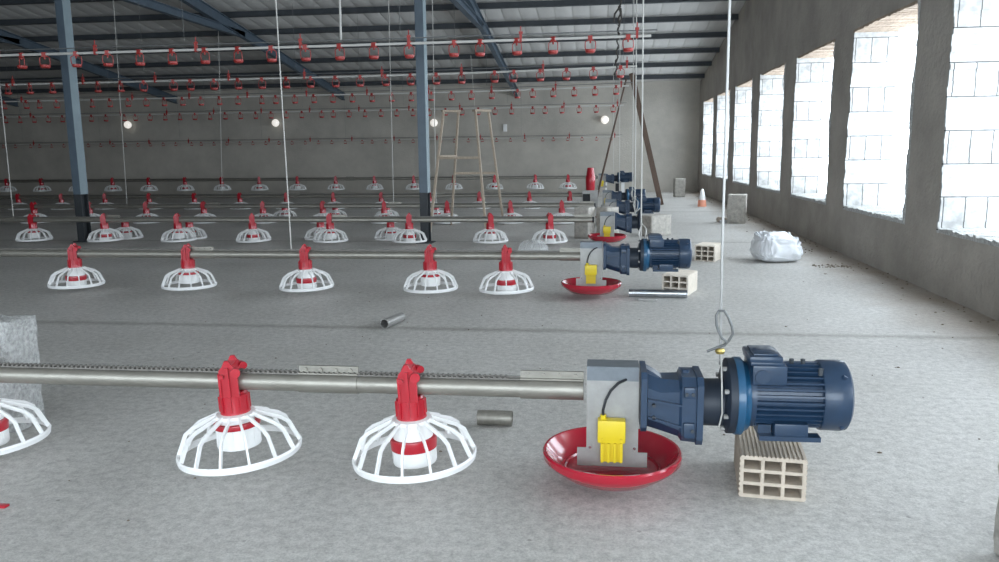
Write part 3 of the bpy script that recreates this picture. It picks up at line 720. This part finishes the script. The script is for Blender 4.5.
def conc_block(name, loc, size, rz, label, ma='conc', seed=1, amp=0.006, hollow=False, group='grey concrete blocks'):
    bm = bmesh.new(); bmesh.ops.create_cube(bm, size=1.0)
    for v in bm.verts: v.co = Vector((v.co.x*size[0], v.co.y*size[1], (v.co.z+0.5)*size[2]))
    bmesh.ops.bevel(bm, geom=bm.edges[:], offset=0.006, segments=1, affect='EDGES')
    bmesh.ops.subdivide_edges(bm, edges=bm.edges[:], cuts=7, use_grid_fill=True)
    for v in bm.verts:
        d = noise.noise_vector(v.co*14 + Vector((seed*3.1, seed, 0)))*amp + noise.noise_vector(v.co*45 + Vector((seed, 2, 0)))*amp*0.6
        if v.co.z < 0.012: d.z = 0
        v.co += d
    bm.normal_update(); bm.verts.index_update()
    b = MB(); b.add([v.co.copy() for v in bm.verts], [[v.index for v in f.verts] for f in bm.faces]); bm.free()
    o = b.build(name, ma, angle=50); o.location = loc; o.rotation_euler = (0, 0, rz)
    return tag(o, label, 'block', group)
conc_block('concrete_block', (-0.20, 10.17, 0), (0.20, 0.20, 0.40), -0.42, 'upright concrete block behind the third feed tube end, beside another block', seed=1)
conc_block('concrete_block', (0.09, 10.25, 0), (0.19, 0.22, 0.39), -0.75, 'upright concrete block behind the third gearbox housing', seed=2)
conc_block('concrete_block', (0.72, 10.50, 0), (0.21, 0.36, 0.27), -0.85, 'pale concrete block lying in front of the fourth motor', seed=3)
conc_block('concrete_block', (2.05, 12.35, 0), (0.27, 0.24, 0.43), -0.22, 'upright concrete block standing near the window wall past the white sack', seed=4)
conc_block('concrete_block', (1.84, 19.2, 0), (0.24, 0.22, 0.43), 0.1, 'upright concrete block by the far wall, beyond the leaning plank', seed=5)
conc_block('rough_block', (-2.53, 2.88, 0), (0.37, 0.19, 0.455), 0.10, 'rough pale concrete block standing behind nearest feed tube at picture edge', 'conc_rough', 6, 0.012)
conc_block('rough_block', (1.272, 2.14, 0), (0.36, 0.16, 0.34), 0.12, 'dark rough block corner cut by the frame near the nearest motor', 'conc', 7, 0.012)
conc_block('brick_piece', (1.87, 12.55, 0), (0.14, 0.10, 0.07), 0.3, 'small brown broken brick beside the upright block near window wall', 'brick', 8, 0.02, group='broken bits')
conc_block('mortar_lump', (1.86, 12.38, 0), (0.08, 0.08, 0.04), 0.8, 'small white mortar lump before the broken brown brick', 'bag', 9, 0.012, group='broken bits')

# ------------------------------------------------------------------ loose tubes
def off_cut(p0, p1, r, ma, label, name='tube_offcut'):
    p0, p1 = Vector(p0), Vector(p1); L_ = (p1-p0).length
    b = MB(); b.lathe([(r, 0), (r, L_), (r*0.88, L_), (r*0.88, 0)], 24, closed=True)
    o = b.build(name, ma); o.location = p0; o.rotation_mode = 'QUATERNION'; o.rotation_quaternion = Vector((0, 0, 1)).rotation_difference(p1-p0)
    return tag(o, label, 'tube', 'loose tube offcuts')
off_cut((0.222, 6.03, 0.032), (0.655, 6.01, 0.032), 0.031, 'shiny', 'bright steel tube lying before the hollow brick, second line')
off_cut((-0.492, 3.08, 0.033), (-0.35, 3.08, 0.033), 0.031, 'galv', 'short tube offcut on floor behind nearest feeders')
off_cut((-1.36, 4.80, 0.033), (-1.305, 5.02, 0.033), 0.031, 'galv_plate', 'short dark tube offcut alone on open floor behind nearest line')
tag(MB().bbox(0.28, 0.42, 5.86, 5.90, 0.0, 0.016, 0.004).build('metal_strip', 'galv_plate'), 'small metal strip in front of the bright steel tube', 'strip')

# ------------------------------------------------------------------ wooden A-frame ladder
lad = empty('step_ladder', (-1.85, 11.0, 0), 'wooden A-frame step ladder standing among the feed lines', 'ladder')
def bar(p0, p1, w, t, b):
    p0, p1 = Vector(p0), Vector(p1); d = (p1-p0).normalized(); s = Vector((0, 1, 0)); s = (s - d*s.dot(d)).normalized(); u = d.cross(s)
    b.rings([[p+u*a*w/2+s*c*t/2 for a, c in ((-1, -1), (1, -1), (1, 1), (-1, 1))] for p in (p0, p1)])
def lw(x, y, z): return (x+1.85, y-11.0, z)
A0, A1, AT0, AT1 = (-2.21, 10.05, 0), (-1.44, 9.98, 0), (-2.15, 10.92, 1.665), (-1.71, 10.92, 1.665)
B0, B1, BT0, BT1 = (-2.28, 11.98, 0), (-1.48, 12.1, 0), (-1.97, 11.06, 1.655), (-1.55, 11.06, 1.655)
def rail_at(a, c, z): t = z/c[2]; return tuple(a[i]+(c[i]-a[i])*t for i in range(3))
for a, c in ((A0, AT0), (A1, AT1), (B0, BT0), (B1, BT1)):
    b = MB(); bar(lw(*a), lw(*c), 0.028, 0.05, b); b.build('rail', 'wood', lad)
for lo, hi_, zs in (((A0, AT0), (A1, AT1), (1.03,)), ((B0, BT0), (B1, BT1), (0.80,))):
    for z in zs:
        b = MB(); bar(lw(*rail_at(lo[0], lo[1], z)), lw(*rail_at(hi_[0], hi_[1], z)), 0.035, 0.05, b); b.build('rung', 'wood', lad)
b = MB(); bar(lw(AT1[0]-0.02, 10.9, 1.665), lw(BT1[0]+0.02, 11.06, 1.665), 0.03, 0.08, b); b.build('top_bar', 'wood', lad)
b = MB(); bar(lw(AT0[0]-0.02, 10.9, 1.665), lw(BT0[0]+0.02, 11.06, 1.665), 0.03, 0.05, b); b.build('top_bar', 'wood', lad)
b = MB(); bar(lw(*rail_at(A0, AT0, 1.05)), lw(*rail_at(B0, BT0, 1.05)), 0.03, 0.05, b); b.build('side_brace', 'wood', lad)

# leaning plank and pole
b = MB(); bar((0, 0, 0), (-0.63, 0.12, 2.62), 0.105, 0.045, b)
o = b.build('plank', 'wood_dk'); o.location = (1.22, 16.36, 0); tag(o, 'dark weathered plank leaning steeply beyond the motors', 'plank')
b = MB(); b.tube([(0, 0, 0), (0.29, 0.0, 1.25), (0.60, 0.0, 2.52)], [0.022, 0.02, 0.017], 8)
o = b.build('pole', 'wood_dk'); o.location = (-0.11, 16.5, 0); tag(o, 'thin dark pole leaning behind the red hopper tube', 'pole')

# ------------------------------------------------------------------ sack, cone, clear cover
bm = bmesh.new(); bmesh.ops.create_icosphere(bm, subdivisions=5, radius=1.0)
for v in bm.verts:
    p = v.co.copy(); q = p.normalized()
    sq = lambda t, e: math.copysign(abs(t)**e, t)
    c = Vector((sq(q.x, 0.5)*0.235, sq(q.y, 0.55)*0.21, 0))
    zt = 0.29 - 0.05*(q.x+0.1) + 0.03*noise.noise(q*2.1)
    zz = (sq(q.z, 0.5)+1)/2
    c *= 1.0 - 0.13*zz**2.2
    r1 = noise.noise(q*3.2+Vector((3, 1, 7))); r2 = abs(noise.noise(q*5.5+Vector((1, 9, 2)))); r3 = abs(noise.noise(q*11+Vector((4, 2, 8))))
    k = 1 + 0.10*r1 - 0.16*r2 - 0.06*r3
    c *= k
    c.z = max(0.0, zz*zt*(1+0.12*r1-0.26*r2*zz))
    v.co = c
bm.verts.index_update(); b = MB(); b.add([v.co.copy() for v in bm.verts], [[v.index for v in f.verts] for f in bm.faces]); bm.free()
o = b.build('white_sack', 'bag', angle=70); o.location = (1.745, 8.12, 0); o.rotation_euler = (0, 0, 0.2)
tag(o, 'crumpled white plastic sack on the floor near the window wall', 'sack')

e = empty('marker_cone', (1.97, 15.9, 0), 'small orange and white cone on the floor near the far windows', 'cone')
MB().lathe([(0.0, 0.0), (0.085, 0.0), (0.085, 0.02), (0.075, 0.12), (0.068, 0.13), (0.0, 0.13)], 20).build('base', 'orange', e)
MB().lathe([(0.066, 0.13), (0.055, 0.22), (0.032, 0.32), (0.015, 0.345), (0.0, 0.345)], 20).build('top', 'white', e)

e = empty('clear_cover', (-0.74, 8.75, 0), 'clear plastic bowl upside down on the floor between two lines', 'bowl')
MB().lathe([(0.175, 0.0), (0.172, 0.012), (0.165, 0.05), (0.14, 0.095), (0.09, 0.122), (0.0, 0.13)], 36).build('shell', 'clear', e)
b = MB()
for k in range(12): b.rings([[(r, s*0.004, z), (r, s*0.004, z+0.005)][::1] + [(r, -s*0.004, z+0.005), (r, -s*0.004, z)] for r, z, s in ((0.174, 0.004, 1), (0.166, 0.052, 1), (0.141, 0.097, 1), (0.09, 0.124, 1))], True, Matrix.Rotation(2*PI*k/12, 4, 'Z'))
b.torus(0.174, 0.005, 36, 6, 0.005); b.build('rib', 'clear', e)

# ------------------------------------------------------------------ wall lamps and switch
LAMPX = [(-13.38, 1.975, 'round white wall lamp at the dark end of the far wall'), (-8.98, 1.96, 'round white wall lamp mid way between the two blue columns'),
         (-4.50, 1.895, 'round white wall lamp just beside the nearer blue column'), (0.09, 1.90, 'round white wall lamp above the far motors')]
lamp0 = None
for x, z, lab in LAMPX:
    if lamp0 is None:
        e = lamp0 = empty('wall_lamp', (x, YF, z), lab, 'lamp', 'round lamps on the far wall')
        MB().lathe([(0, 0), (0.075, 0), (0.08, 0.03), (0.07, 0.04), (0, 0.04)], 20, RX).build('base', 'grey_pl', e)
        MB().lathe([(0.06, 0.035), (0.09, 0.07), (0.105, 0.11), (0.093, 0.16), (0.055, 0.20), (0, 0.21)], 24, RX).build('globe', 'lamp', e)
    else:
        e = copy_tree(lamp0); e.location = (x, YF, z); e['label'] = lab
o = MB().bbox(-0.05, 0.05, -0.04, 0.0, -0.10, 0.10, 0.01).build('wall_switch', 'white'); o.location = (-2.57, YF, 1.73); tag(o, 'small white upright switch box on far wall above the step ladder', 'switch')

# ------------------------------------------------------------------ debris
def debris(name, pts, label, ma='dirt'):
    b = MB()
    for x, y, s in pts:
        bm = bmesh.new(); bmesh.ops.create_icosphere(bm, subdivisions=1, radius=1.0); bm.verts.index_update()
        q = Vector((random.random()*9, 0, 0)); sx, sy, sz = s*random.uniform(0.7, 1.6), s*random.uniform(0.6, 1.1), s*random.uniform(0.35, 0.7)
        b.add([((v.co.x*sx*(1+0.4*noise.noise(v.co+q)))+x, v.co.y*sy+y, max(0, v.co.z*sz+sz*0.6)) for v in bm.verts], [[v.index for v in f.verts] for f in bm.faces]); bm.free()
    return tag(b.build(name, ma, angle=180), label, 'debris', None, 'stuff')
rd = random.Random(3)
debris('floor_debris', [(rd.uniform(-3, 2.2), rd.uniform(1.9, 9), rd.uniform(0.002, 0.006)) for _ in range(150)], 'dark specks and crumbs scattered over the grey floor')
debris('wall_debris', [(2.54-abs(rd.gauss(0, 0.22)), rd.uniform(4.5, 20), rd.uniform(0.004, 0.011)) for _ in range(200)], 'brown earth crumbs lying along the foot of the window wall')
debris('sack_debris', [(2.0+rd.uniform(0, 0.35)-0.0, 7.75+rd.gauss(0, 0.06), rd.uniform(0.004, 0.012)) for _ in range(60)], 'dark crumbs on the floor beside the white sack')
o = MB().bbox(-0.02, 0.02, -0.012, 0.012, 0, 0.008, 0.003).build('plastic_scrap', 'red'); o.location = (-1.90, 2.17, 0); tag(o, 'tiny red plastic scrap on the near floor', 'scrap')
